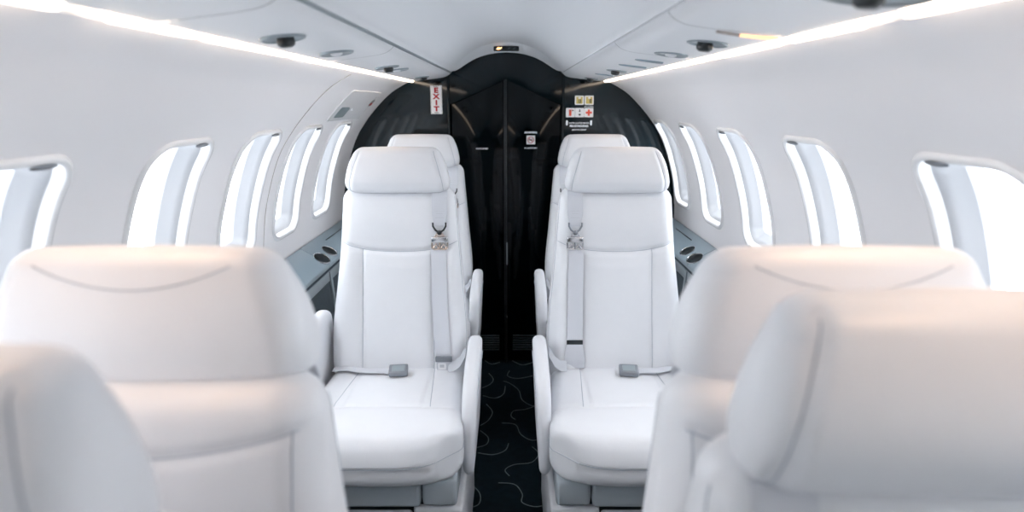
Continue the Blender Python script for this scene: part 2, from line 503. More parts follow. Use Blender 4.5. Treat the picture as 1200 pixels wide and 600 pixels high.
fixture(-1, 2.18, 'vent', 0.036, label='shallow round vent just beyond second clear reading light of left overhead panel')
fixture(-1, 2.79, 'lamp', 0.028, label='small dark reading light at far end of left panel above EXIT sign')
fixture(1, 0.66, 'lamp', 0.052, label='large dark oval reading light cut by photo top edge, right side')
fixture(1, 1.20, 'lamp', label='oval reading light with dark head beside orange lit slit, right overhead panel')
fixture(1, 1.47, 'vent', label='oval air vent just beyond the nearest full reading light, right overhead panel')
fixture(1, 1.70, 'slot', label='thin pale slot between oval air vent and darker slot, right overhead panel')
fixture(1, 1.93, 'slot', 0.038, label='thin dark slot in middle of right overhead panel')
fixture(1, 2.22, 'lamp', 0.032, label='dark reading light two thirds down right overhead panel')
fixture(1, 2.52, 'slot', 0.032, label='thin slot between the two farthest reading lights of right overhead panel')
fixture(1, 2.92, 'lamp', 0.028, label='small dark reading light at far end of right overhead panel by bulkhead')
# gap between panels; the strip light showing through it put in as emission
bm = bmesh.new()
P = [(0.345 + 0.10 * i / 10, 1.035 + 0.010 * math.sin(i / 10 * PI) , ov_z(0.345 + 0.10 * i / 10) - 0.0015) for i in range(11)]
P = [(x, y, (z if x < 0.44 else z)) for x, y, z in P]
tube(bm, P[:5], 0.0035, 6, 0); tube(bm, P[4:], 0.0035, 6, 1)
o = link('lit_slit', bm, [M['seamline'], mat('soft_amber_glow', (1, .6, .3), .5, emis=(1.0, 0.55, 0.28), estr=1.3)])
tag(o, 'narrow amber lit slit in right overhead panel beside the light strip', 'light')

# ------------------------------------------------------------------ floor
def un_floor(x, y, Z=FZ + 0.003):
    f = 710; p = math.atan(180 / 710); c, s = math.cos(p), math.sin(p)
    a = (x - 600) / f; b = (y - 300) / f; dy = c - b * s; dz = -(s + b * c); t = (Z - 1.33) / dz
    return (0.015 + a * t, dy * t, Z)
bm = bmesh.new()
box(bm, (0, (YB + YF) / 2, FZ - 0.02), (0.64, (YF - YB) / 2 + 0.05, 0.02))
# swirls woven into the carpet, laid out on the floor (metres)
SW = [[(573,437),(578,444),(574,450),(565,454)],
      [(597,434),(595,440),(606,443),(624,440)],
      [(566,463),(580,466),(590,461),(592,452)],
      [(570,473),(577,482),(572,492),(563,498)],
      [(590,446),(598,449),(608,457),(612,468),(624,475),(636,474)],
      [(626,463),(629,473),(616,479),(602,481),(599,487),(604,491)],
      [(588,495),(604,497),(610,508),(622,515),(634,514)],
      [(624,523),(631,531),(623,541),(602,544),(592,550),(597,557)],
      [(560,530),(578,532),(592,527),(596,519)],
      [(584,565),(603,567),(612,578),(612,588),(628,593),(646,589)],
      [(551,566),(562,577),(561,590),(545,596)],
      [(563,504),(572,512),(570,520),(558,524)],
      [(566,420),(575,426),(586,424)],[(600,422),(612,427),(625,424)]]
for s in SW:
    P = [Vector(un_floor(*q)) for q in s]
    P = [Vector((p.x, p.y)) for p in P]
    q = catmull([tuple(p) for p in P], 8)
    n = len(q)
    ribbon(bm, [(p.x, p.y, FZ + 0.0006) for p in q], 0.0045, 0.002, (1, 0, 0), 1) if False else tube(bm, [(p.x, p.y, FZ) for p in q], 0.0021, 5, 1)
# the same motif carries on along the aisle toward the camera
for k in range(7):
    y = 1.25 - k * 0.33
    for xo, ph in ((-0.07, 0.0), (0.06, 1.7)):
        q = [(xo + 0.05 * math.sin(t * 0.7 + ph) * (1 if k % 2 else -1), y + 0.05 * math.cos(t * 0.45 + ph) + t * 0.012, FZ) for t in range(9)]
        tube(bm, q, 0.0021, 5, 1)
struct(link('floor', bm, [M['carpet'], M['swirl']], smooth=False))

# ------------------------------------------------------------------ forward bulkhead
arch = [(p.x, p.y) for p in CP]
def half_panel(side, xin, name):
    """lacquer side panel between door opening (xin) and the cabin wall"""
    pts = [(xin, FZ)]
    pts += [(side * x, z) for x, z in arch[::6]] + [(side * 0.487, 1.428)]
    pts += [(side * 0.46, 1.446), (side * 0.30, 1.475), (xin, 1.50)]
    bm = bmesh.new(); prism(bm, pts, 3.078, 3.11)
    return struct(link(name, bm, M['black_side'], smooth=False))
DL, DR = -0.298, 0.267
half_panel(-1, DL, 'wall_front_left'); half_panel(1, DR, 'wall_front_right')
# header with the peaked lower edge
hd = [(DL, 1.318)]
for i in range(21):
    t = i / 20; x = DL + (DR - DL) * t; u = 1 - abs(2 * t - 1)
    hd.append((x, 1.318 + 0.122 * u**1.05))
up = [(x, z) for x, z in full if DL < x < DR]
hd2 = [(DR, 1.318), (DR, 1.50)] + [(x, z + 0.01) for x, z in up] + [(DL, 1.50)]
bm = bmesh.new(); prism(bm, hd + hd2[1:] , 3.085, 3.11)
struct(link('trim_header', bm, M['black'], smooth=False))
# posts with a polished edge either side of the door
for nm, x in (('trim_post_left', DL), ('trim_post_right', DR)):
    bm = bmesh.new(); box(bm, (x, 3.080, 0.70), (0.006, 0.008, 0.785), 0.002)
    struct(link(nm, bm, M['black']))
door = struct(empty('door_1', ((DL + DR) / 2, 3.10, FZ)))
mid = (DL + DR) / 2 
for sx, x0, x1 in ((-1, DL + 0.004, mid - 0.012), (1, mid + 0.006, DR - 0.004)):
    bm = bmesh.new()
    ol = [(x0, FZ + 0.01), (x1, FZ + 0.01), (x1, 1.47), (x0, 1.47)]
    prism(bm, [(a - mid, b - FZ) for a, b in ol], 0.0, 0.022, 0.003)
    leaf = struct(link('door_leaf', bm, M['black_door'], door, sharp=40))
    bm = bmesh.new()
    lx = (x0 + x1) / 2 - mid + sx * (-0.045)
    for k in range(7): box(bm, (lx, -0.002, 0.075 + 0.0135 * k), (0.062, 0.003, 0.0035), 0.001)
    struct(link('louvre', bm, mat('louvre_metal%d' % sx, (0.05, 0.065, 0.075), 0.35), leaf))
bm = bmesh.new(); box(bm, (-0.003, -0.004, 0.76), (0.0055, 0.008, 0.76), 0.0025)
struct(link('meeting_stile', bm, M['dark'], door))
bm = bmesh.new(); box(bm, (0.004, -0.014, 0.62), (0.003, 0.004, 0.06), 0.0015)
struct(link('door_handle', bm, M['frame'], door))
bm = bmesh.new()
bmesh.ops.create_uvsphere(bm, u_segments=16, v_segments=8, radius=0.004, matrix=Matrix.Translation((0.004, -0.014, 0.27)))
struct(link('door_lock', bm, M['chrome'], door))
bm = bmesh.new(); box(bm, (0, 3.15, 0.75), (0.87, 0.01, 0.87))  # unseen board added to keep outside light from door and wall gaps
struct(link('trim_gap_light_block', bm, M['dark'], smooth=False))
# arched white lip in front of the bulkhead crown
bm = bmesh.new()
lipx = [(x, z) for x, z in full]
rings = []
for (dy, dz) in ((-0.10, 0.004), (-0.085, -0.004), (-0.07, -0.012), (-0.03, -0.030), (-0.018, -0.037), (0.0, -0.037)):
    R = []
    for x, z in lipx:
        w = max(0.0, 1 - (abs(x - CC) / 0.268)**3)
        R.append(bm.verts.new((x, YF - 0.015 + dy, z + dz * w + (0.0 if dz > 0 else -0.001))))
    rings.append(R)
bridge(bm, rings, False)
struct(link('trim_crown_lip', bm, M['ceil']))
# end wall behind the camera
bm = bmesh.new(); box(bm, (0, YB - 0.02, 0.75), (0.87, 0.02, 0.87))
struct(link('wall_back', bm, mat('aft_wall_cloth', (0.25, 0.27, 0.29), 0.9, bump=0.4), smooth=False))

# --------- seat belt and smoking display in the crown lip
bm = bmesh.new()
ca = Matrix.Rotation(math.radians(-28), 4, 'X')
dsp = empty('warning_display', (-0.012, 3.022, 1.577)); dsp.rotation_euler = (math.radians(0), 0, 0)
box(bm, (0, 0, 0), (0.0600, 0.010, 0.0115), 0.0035)
link('housing', bm, M['dark'], dsp)
bm = bmesh.new()
cx = -0.034
tube(bm, [(cx - 0.013, -0.0105, -0.003), (cx - 0.004, -0.0105, -0.001), (cx + 0.004, -0.0105, 0.0), (cx + 0.013, -0.0105, 0.004)], 0.0016, 6, 1)
tube(bm, [(cx - 0.010, -0.0105, 0.000), (cx - 0.002, -0.0105, 0.005), (cx + 0.006, -0.0105, 0.003)], 0.0014, 6, 0)
tube(bm, [(cx - 0.008, -0.0105, -0.005), (cx + 0.000, -0.0105, -0.004), (cx + 0.008, -0.0105, -0.001)], 0.0014, 6, 0)
link('lit_belt_symbol', bm, [M['amber'], mat('pale_lamp', (1, .8, .5), .5, emis=(1, .72, .4), estr=2.5)], dsp)
bm = bmesh.new()
for k in (0.014, 0.038): tube(bm, [(k - 0.006, -0.0102, -0.004), (k, -0.0102, 0.002), (k + 0.006, -0.0102, 0.003)], 0.0007, 5)
link('unlit_symbols', bm, M['frame'], dsp)
tag(dsp, 'small black warning display with lit orange symbol in white crown above the doors', 'sign')

# --------- signs on the bulkhead
def rr2(x, z, hx, hz, r=0.003): return [(x + a, z + b) for a, b in rrect(hx, hz, r, 1, 4, 1)]
YS = 3.0765
# EXIT, letters stacked
bm = bmesh.new(); X0, Z0 = -0.357, 1.342
prism(bm, rr2(0, 0, 0.0285, 0.068), 0, 0.003, 0.0006)
for i, ch in enumerate('EXIT'):
    text_bm(bm, ch, 0.032, facing(0, -0.0006, 0.044 - 0.0293 * i), 1, bold=0.0016, xs=1.25)
for z in (0.061, -0.061): box(bm, (0, -0.0004, z), (0.011, 0.0004, 0.0012), mi=2)
tube(bm, [(a, -0.0005, b) for a, b in rr2(0, 0, 0.0265, 0.066) + [(-0.0235, -0.066)]], 0.0005, 4, 2)
o = link('exit_sign', bm, [M['white'], M['red'], M['ink']], smooth=False); o.location = (X0, YS - 0.002, Z0)
tag(o, 'tall white EXIT sign with red stacked letters on left black bulkhead', 'sign')

def un3(x, y, Y=3.075):
    f = 710; p = math.atan(180 / 710); c, s = math.cos(p), math.sin(p)
    a = (x - 600) / f; b = (y - 300) / f; dy = c - b * s; dz = -(s + b * c); t = Y / dy
    return 0.015 + a * t, 1.33 + dz * t
def placard(px, py, name, draw, label, group=None, h=0.0222):
    x, z = un3(px, py)
    bm = bmesh.new(); prism(bm, rr2(0, 0, h, h, 0.004), 0, 0.002, 0.0005)
    draw(bm)
    o = link(name, bm, [M['white'], M['orange'], M['ink'], M['yellow']], smooth=False); o.location = (x, 3.0755, z)
    tag(o, label, 'sign')
YF2 = -0.0006
def d_ext(bm):
    box(bm, (-0.001, YF2, -0.003), (0.0058, 0.0005, 0.0125), mi=1)
    box(bm, (0.001, YF2, 0.0125), (0.010, 0.0005, 0.0018), mi=1)
    box(bm, (0.011, YF2, 0.0105), (0.004, 0.0005, 0.0022), mi=2); box(bm, (-0.001, YF2, 0.0105), (0.003, .0005, .002), mi=2)
def d_bot(bm):
    box(bm, (0, YF2, 0.011), (0.0022, 0.0005, 0.0045), mi=2)
    prism(bm, [(-0.005, 0.0035), (0.005, 0.0035), (0.0025, 0.008), (-0.0025, 0.008)], YF2 - .0004, YF2, mi=2)
    prism(bm, [(-0.006, -0.006), (0.006, -0.006), (0.004, -0.014), (-0.004, -0.014)], YF2 - .0004, YF2, mi=2)
def d_cross(bm):
    box(bm, (0, YF2, 0), (0.015, 0.0005, 0.005), mi=1); box(bm, (0, YF2, 0), (0.005, 0.00055, 0.015), mi=1)
def d_y1(bm):
    box(bm, (0, YF2, 0), (0.0155, 0.0005, 0.0165), 0, 3)
    box(bm, (0.001, YF2 - .0005, 0.011), (0.006, 0.0004, 0.004), mi=0)
    box(bm, (-0.002, YF2 - .0005, -0.005), (0.0014, 0.0004, 0.009), mi=2); box(bm, (0.006, YF2 - .0005, -0.004), (0.0022, 0.0004, 0.008), mi=2)
    box(bm, (0.002, YF2 - .0005, -0.012), (0.004, 0.0004, 0.001), mi=2)
def d_y2(bm):
    box(bm, (0, YF2, 0), (0.0155, 0.0005, 0.0165), 0, 3)
    box(bm, (0, YF2 - .0005, 0.011), (0.006, 0.0004, 0.004), mi=0)
    for k in range(4): box(bm, (0.007, YF2 - .0005, -0.011 + 0.005 * k), (0.0055, 0.0004, 0.0015), mi=2)
    box(bm, (0.0035, YF2 - .0005, -0.004), (0.0012, 0.0004, 0.009), mi=2)
placard(679, 117.5, 'life_vest_placard', d_y1, 'left of the two small ochre placards on right black bulkhead')
placard(690.5, 117.5, 'life_raft_placard', d_y2, 'right of the two small ochre placards on right black bulkhead')
placard(668.5, 132, 'extinguisher_placard', d_ext, 'small white placard with red fire extinguisher symbol on right bulkhead')
placard(679.3, 132, 'flask_placard', d_bot, 'small white placard with black bottle symbol between two red symbol placards')
placard(690, 132, 'first_aid_placard', d_cross, 'small white placard with red cross on right bulkhead')
def lettering(px, py, s, size, label, xs=1.0, Y=3.0765, bold=0.0002, extra=None):
    x, z = un3(px, py, Y)
    bm = bmesh.new(); text_bm(bm, s, size, facing(0, 0, 0), 0, xs=xs, bold=bold)
    if extra: extra(bm)
    o = link('lettering', bm, M['print'], smooth=False); o.location = (x, Y, z)
    tag(o, label, 'lettering')
def ticks(bm):
    for s in (-1, 1):
        box(bm, (s * 0.060, 0, 0.002), (0.0045, 0.0004, 0.011))
        prism(bm, [(s * 0.060 - 0.006, -0.004), (s * 0.060 + 0.006, -0.004), (s * 0.060, -0.013)], -0.0004, 0.0004)
lettering(678.5, 144.3, 'WATER LOCATED BEHIND', 0.0098, 'top line of white lettering between two arrows on right bulkhead', extra=ticks, xs=.86)
lettering(678.5, 147.8, 'FIRE EXTINGUISHER', 0.0122, 'bold middle line of white lettering under the arrows on right bulkhead', bold=0.0006, xs=.85)
lettering(678.5, 152.2, 'INSIDE THIS CABINET', 0.0092, 'lowest and smallest line of white lettering on right bulkhead', xs=.8)
bm = bmesh.new(); box(bm, (0, 0, 0), (0.024, 0.0005, 0.001)); text_bm(bm, 'AFT CLOSET', 0.008, facing(0, 0, 0.005), 0, xs=.9)
o = link('lettering', bm, M['print'], smooth=False); x, z = un3(690, 125.6); o.location = (x, 3.0765, z)
tag(o, 'tiny underlined white caption beneath the right ochre placard', 'lettering')
YD = 3.098
lettering(622, 155.3, 'NO SMOKING', 0.0125, 'white caption above the no smoking sign on right door leaf', Y=YD, bold=0.0005, xs=.78)
lettering(622, 173.6, 'IN LAVATORY', 0.0100, 'white caption below the no smoking sign on right door leaf', Y=YD, xs=1.0)
lettering(565, 174.3, 'OCCUPIED', 0.0105, 'faint white caption on left black door leaf', Y=YD, xs=1.2)
x, z = un3(622, 164, YD)
bm = bmesh.new(); prism(bm, rr2(0, 0, 0.0218, 0.0218, 0.003), 0, 0.002, 0.0005)
ring = [(0.0145 * math.cos(2 * PI * i / 32), -0.0006, 0.0145 * math.sin(2 * PI * i / 32)) for i in range(33)]
tube(bm, ring, 0.0016, 5, 1); tube(bm, [(-0.010, -0.0006, 0.010), (0, -0.0006, 0), (0.010, -0.0006, -0.010)], 0.0016, 5, 1)
box(bm, (-0.001, -0.0005, 0), (0.0085, 0.0005, 0.0016), mi=2); box(bm, (0.005, -0.0005, 0.004), (0.001, 0.0005, 0.003), mi=2)
o = link('no_smoking_sign', bm, [M['white'], M['red'], M['ink']], smooth=False); o.location = (x, YD - 0.001, z)
tag(o, 'square white no smoking sign with red ring on right door leaf', 'sign')

# ------------------------------------------------------------------ exit hatch details on the left wall
def wall_curve(side, Y, s0, s1, d, n=30, yb=0.0):
    return [wallp(side, Y + yb * math.sin(PI * i / n), s0 + (s1 - s0) * i / n, d) for i in range(n + 1)]
bm = bmesh.new(); tube(bm, wall_curve(-1, 2.04, s_of_z(0.78), SL - 0.02, 0.0005, 50), 0.0014, 5)
struct(link('trim_hatch_seam', bm, M['seamline']))
bm = bmesh.new()
def wall_patch(bm, side, Y0, Y1, z0, z1, d, mi=0, th=0.003, skew=0.0):
    s0, s1 = s_of_z(z0), s_of_z(z1); rings = []
    for dd in (0.0, d):
        R = []
        for a, b in rrect((Y1 - Y0) / 2, (s1 - s0) / 2, 0.012, 6, 4, 6):
            R.append(bm.verts.new(wallp(side, (Y0 + Y1) / 2 + a + skew * b, (s0 + s1) / 2 + b, dd)))
        rings.append(R)
    bridge(bm, rings, True, mi)
    f = bm.faces.new(rings[-1]); f.material_index = mi
wall_patch(bm, -1, 2.35, 2.85, 1.262, 1.375, 0.004)
root = empty('exit_handle_panel', (0, 0, 0))
link('plate', bm, M['bezel'], root, sharp=30)
bm = bmesh.new(); wall_patch(bm, -1, 2.40, 2.54, 1.275, 1.315, 0.0055); link('recess', bm, M['greyglass'], root, sharp=30)
bm = bmesh.new(); wall_patch(bm, -1, 2.56, 2.70, 1.30, 1.35, 0.0065); link('handle_cover', bm, M['panel'], root, sharp=30)
bm = bmesh.new(); wall_patch(bm, -1, 2.80, 2.86, 1.318, 1.345, 0.0075, 0); wall_patch(bm, -1, 2.815, 2.85, 1.322, 1.333, 0.009, 1)
link('instruction_plate', bm, [M['steel'], M['red']], root, sharp=30)
tag(root, 'white emergency exit handle panel with grey recess above the farthest left windows', 'handle panel')

# ------------------------------------------------------------------ side ledges
def side_ledge(side):
    w = 'left' if side < 0 else 'right'
    root = empty('side_ledge', (side * 0.79, 1.4, FZ))
    def L(name, prof2, y0, y1, m, bev=True):
        bm = bmesh.new()
        prism(bm, round_poly([(side * a - side * 0.79, b - FZ) for a, b in prof2], 0.006, 3), y0 - 1.4, y1 - 1.4)
        return link(name, bm, m, root, sharp=40)
    top = [(0.730, 0.690), (0.765, 0.712), (0.846, 0.757), (0.846, 0.735), (0.745, 0.672), (0.730, 0.672)]
    L('ledge_top', top, YB + .02, 2.385, M['ledge']); L('ledge_top', top, 2.389, 3.07, M['ledge'])
    L('side_panel_frame', [(0.737, 0.655), (0.75, 0.655), (0.75, 0.60), (0.737, 0.60)], YB + .02, 3.07, M['frame'])
    L('side_panel', [(0.742, 0.668), (0.752, 0.668), (0.700, 0.12), (0.640, 0.02), (0.63, 0.02), (0.69, 0.12)], YB + .02, 3.07, M['suede'])
    # frame stiles
    for y in (0.6, 1.5, 2.40, 3.03):
        L('frame_stile', [(0.733, 0.655), (0.745, 0.655), (0.722, 0.40), (0.715, 0.40)], y, y + 0.022, M['frame'])
    # cup recess: dark slots with chrome rims, and a flush slot
    for yc, hw, xx in ((2.40, 0.085, 0.762), (2.52, 0.07, 0.766)):
        bm = bmesh.new(); rings = []
        for k, dz in ((1.0, 0.0005), (1.0, 0.004), (0.94, 0.0045), (0.90, 0.003)):
            rings.append([bm.verts.new((side * (xx - 0.79 + 0.030 * k * math.cos(2 * PI * i / 32)), yc - 1.4 + hw * 0.6 * k * math.sin(2 * PI * i / 32),
                         (0.712 + (xx - 0.765 + 0.030 * k * math.cos(2 * PI * i / 32)) * 0.556) - FZ + dz)) for i in range(32)])
        bridge(bm, rings, True, 0); f = bm.faces.new(rings[-1]); f.material_index = 1
        link('cup_recess', bm, [M['chrome'], M['dark']], root, sharp=40)
    bm = bmesh.new()
    P = [(side * (0.81 - 0.79), y - 1.4, 0.7385 - FZ) for y in (2.62, 2.75, 2.88)]
    tube(bm, P, 0.0022, 6); link('flush_slot', bm, M['dark'], root)
    bm = bmesh.new()
    P = [(-side * 0.052, 2.30 - 1.4, 0.60 - FZ), (-side * 0.054, 2.40 - 1.4, 0.55 - FZ), (-side * 0.054, 2.40 - 1.4, 0.60 - FZ)]
    tag(root, 'blue grey side ledge with dark cup recesses along the %s wall' % w, 'ledge')
side_ledge(-1); side_ledge(1)

# ------------------------------------------------------------------ seats
ZR = FZ
HX = [(0.43, 0.216), (0.52, 0.222), (0.62, 0.221), (0.75, 0.208), (0.87, 0.197), (1.0, 0.187), (1.07, 0.182)]
YFT = [(0.43, -0.012), (0.50, 0.004), (0.65, 0.045), (0.87, 0.100), (1.07, 0.130)]
TH = [(0.43, 0.11), (0.65, 0.130), (0.87, 0.12), (1.0, 0.10), (1.07, 0.085)]
def useam(x): return 0.856 + 0.034 * min(1.2, abs(x) / 0.2)**2.6

def back_disp(p, u, v):
    x, y, z = p.x, p.y, p.z
    q = Vector(p)
    if v < -0.6:      # front face
        w = min(1, (-v - 0.6) / 0.3)
        dz = z - useam(x)
        # puffed upper panel, padded centre, side bolsters
        g = 0.0
        g += 0.010 * math.exp(-((z - 0.95) / 0.075)**2) * (1 - min(1, abs(x) / 0.2)**4)
        if dz < 0:
            g += 0.008 * (1 - min(1, abs(x) / 0.117)**2) * min(1, -dz / 0.05) if abs(x) < 0.117 else 0.009 * math.sin(PI * min(1, (abs(x) - 0.117) / 0.10)) * min(1, -dz / 0.05)
        g -= 0.0075 * math.exp(-(dz / 0.008)**2)
        if dz < 0: g -= 0.004 * math.exp(-((abs(x) - 0.117) / 0.006)**2)
        q.y -= g * w
    elif v > 0.6:
        w = min(1, (v - 0.6) / 0.3)
        bz = 0.985 + 0.03 * (abs(x) / 0.19)**2
        q.y -= 0.004 * math.exp(-((z - bz) / 0.006)**2) * w
        q.y += 0.012 * (1 - min(1, abs(x) / 0.2)**2) * w
    return q

def seat_backrest():
    def ring(t):
        hx = interp(HX, t); yf = interp(YFT, t); th = interp(TH, t)
        return 0, yf + th / 2, hx, th / 2, 0.042
    bm = loft(0.435, 1.060, 120, ring, 0.03, 0.040, nf=64, nc=9, ns=8, disp=back_disp)
    L = []
    N = 60
    L.append(([(-0.212 + 0.424 * i / N, 0, useam(-0.212 + 0.424 * i / N)) for i in range(N + 1)], (0, 1, 0)))
    for s in (-1, 1):
        L.append(([(s * (0.117 ), 0, 0.45 + (useam(0.117) - 0.45) * i / N) for i in range(N + 1)], (0, 1, 0)))
    L.append(([(-0.17 + 0.34 * i / N, 0, 0.985 + 0.03 * ((-0.17 + 0.34 * i / N) / 0.19)**2) for i in range(N + 1)], (0, -1, 0)))
    for s in (-1, 1):   # seam down each side panel
        L.append(([(0, interp(YFT, z) + 0.03, z) for z in [0.47 + 0.56 * i / N for i in range(N + 1)]], (-s, 0, 0)))
        L.append(([(s * 0.165, 0, 0.50 + 0.51 * i / N) for i in range(N + 1)], (0, -1, 0)))
    seams(bm, L, 0.0011)
    return bm

def hseam(z): return interp([(1.04, 0.150), (1.08, 0.148), (1.12, 0.138), (1.175, 0.120)], z)
def seat_headrest():
    hx = [(1.040, 0.157), (1.055, 0.165), (1.075, 0.168), (1.10, 0.165), (1.137, 0.156), (1.162, 0.146), (1.180, 0.136), (1.195, 0.128)]
    yf = [(1.050, 0.112), (1.085, 0.100), (1.13, 0.108), (1.195, 0.142)]
    yb = [(1.050, 0.190), (1.09, 0.197), (1.14, 0.195), (1.195, 0.186)]
    def ring(t):
        a = interp(yf, t); b = interp(yb, t)
        return 0, (a + b) / 2, interp(hx, t), (b - a) / 2, 0.034
    def dsp(p, u, v):
        q = Vector(p)
        k = 1 - min(1, abs(p.x) / 0.165)**2
        q.y += (-0.006 if v < 0 else 0.008) * k * min(1, abs(v))
        q.z += 0.004 * k * max(0, (p.z - 1.12) / 0.07) - 0.003 * k * max(0, (1.08 - p.z) / 0.03)
        sx = hseam(p.z)
        if v < -0.6: q.y += 0.0050 * math.exp(-((abs(p.x) - sx) / 0.006)**2)
        return q
    bm = loft(1.048, 1.187, 44, ring, 0.016, 0.019, nf=60, nc=10, ns=8, disp=dsp)
    L = []
    for s in (-1, 1):
        L.append(([(s * hseam(z), 0, z) for z in [1.056 + 0.122 * i / 40 for i in range(41)]], (0, 1, 0)))
    # seam across the back of the pillow near its top
    L.append(([(-0.10 + 0.20 * i / 40, 0, 1.172 - 0.024 * (1 - ((-0.10 + 0.20 * i / 40) / 0.1)**2)) for i in range(41)], (0, -1, 0)))
    seams(bm, L, 0.0009)
    return bm

def seat_cushion():
    # loft along y, from the nose (-0.47) to the rear (0.03)
    hx = [(-0.475, 0.215), (-0.44, 0.232), (-0.36, 0.240), (-0.26, 0.232), (-0.10, 0.220), (0.04, 0.212)]
    zt = [(-0.475, 0.478), (-0.44, 0.492), (-0.38, 0.500), (-0.30, 0.496), (-0.24, 0.486), (-0.10, 0.484), (0.04, 0.484)]
    zb = [(-0.475, 0.362), (-0.40, 0.352), (-0.25, 0.36), (0.04, 0.38)]
    def ring(t):
        a, b = interp(zb, t), interp(zt, t)
        return 0, (a + b) / 2, interp(hx, t), (b - a) / 2, 0.038
    def dsp(p, u, v):
        q = Vector(p)
        nose = max(0, (-0.36 - p.y) / 0.115)
        q.y += 0.075 * nose * min(1, abs(u))**4          # rounds the nose in plan
        if v > 0.6:
            g = -0.007 * math.exp(-((p.y + 0.262) / 0.014)**2)
            if p.y > -0.262: g -= 0.004 * math.exp(-((abs(p.x) - 0.118) / 0.006)**2)
            g += 0.006 * (1 - min(1, abs(u))**2)
            q.z += g
        return q
    bm = loft(-0.478, 0.035, 110, ring, 0.045, 0.02, nf=60, nc=9, ns=8, disp=dsp, axis='y')
    L = []; N = 60
    for s in (-1, 1):
        L.append(([(s * (0.118 + 0.02 * i / N), 0.02 - 0.275 * i / N, 0.4) for i in range(N + 1)], (0, 0, -1)))
    L.append(([(-0.205 + 0.41 * i / N, -0.1, 0.428) for i in range(N + 1)], (0, 1, 0)))
    for s in (-1, 1): L.append(([(0, -0.44 + 0.44 * i / N, 0.428 + 0.0 * i) for i in range(N + 1)], (-s, 0, 0)))
    seams(bm, L, 0.0011)
    return bm

def armrest_bm(s, win=False):
    bm = bmesh.new()
    ol = round_poly([(-0.335, 0.30), (-0.345, 0.50), (-0.27, 0.585), (-0.02, 0.612), (0.03, 0.59), (0.02, 0.30)] if not win else
                    [(-0.10, 0.30), (-0.11, 0.60), (-0.05, 0.665), (0.10, 0.668), (0.12, 0.60), (0.10, 0.30)],
                    [0.05, 0.15, 0.10, 0.06, 0.04, 0.05] if not win else [0.05, 0.07, 0.08, 0.08, 0.05, 0.05], 10)
    x0, x1 = 0.233, 0.277
    slab(bm, ol, s * x0, s * x1, 0.019)
    for v in bm.verts:       # narrower toward the foot
        k = max(0, (0.60 - v.co.z) / 0.30)
        v.co.x = s * (0.240 + (abs(v.co.x) - 0.240) * (1 - 0.35 * k)) if abs(v.co.x) > 0.24 else v.co.x
    # top pad seam line along the outer face
    ya, yb, zz = (-0.08, 0.09, 0.615) if win else (-0.32, 0.01, 0.545)
    q = [(s * (x1 - 0.0006), ya + (yb - ya) * i / 20, zz + 0.004 * math.sin(PI * i / 20)) for i in range(21)]
    tube(bm, q, 0.0011, 5, 1)
    return bm

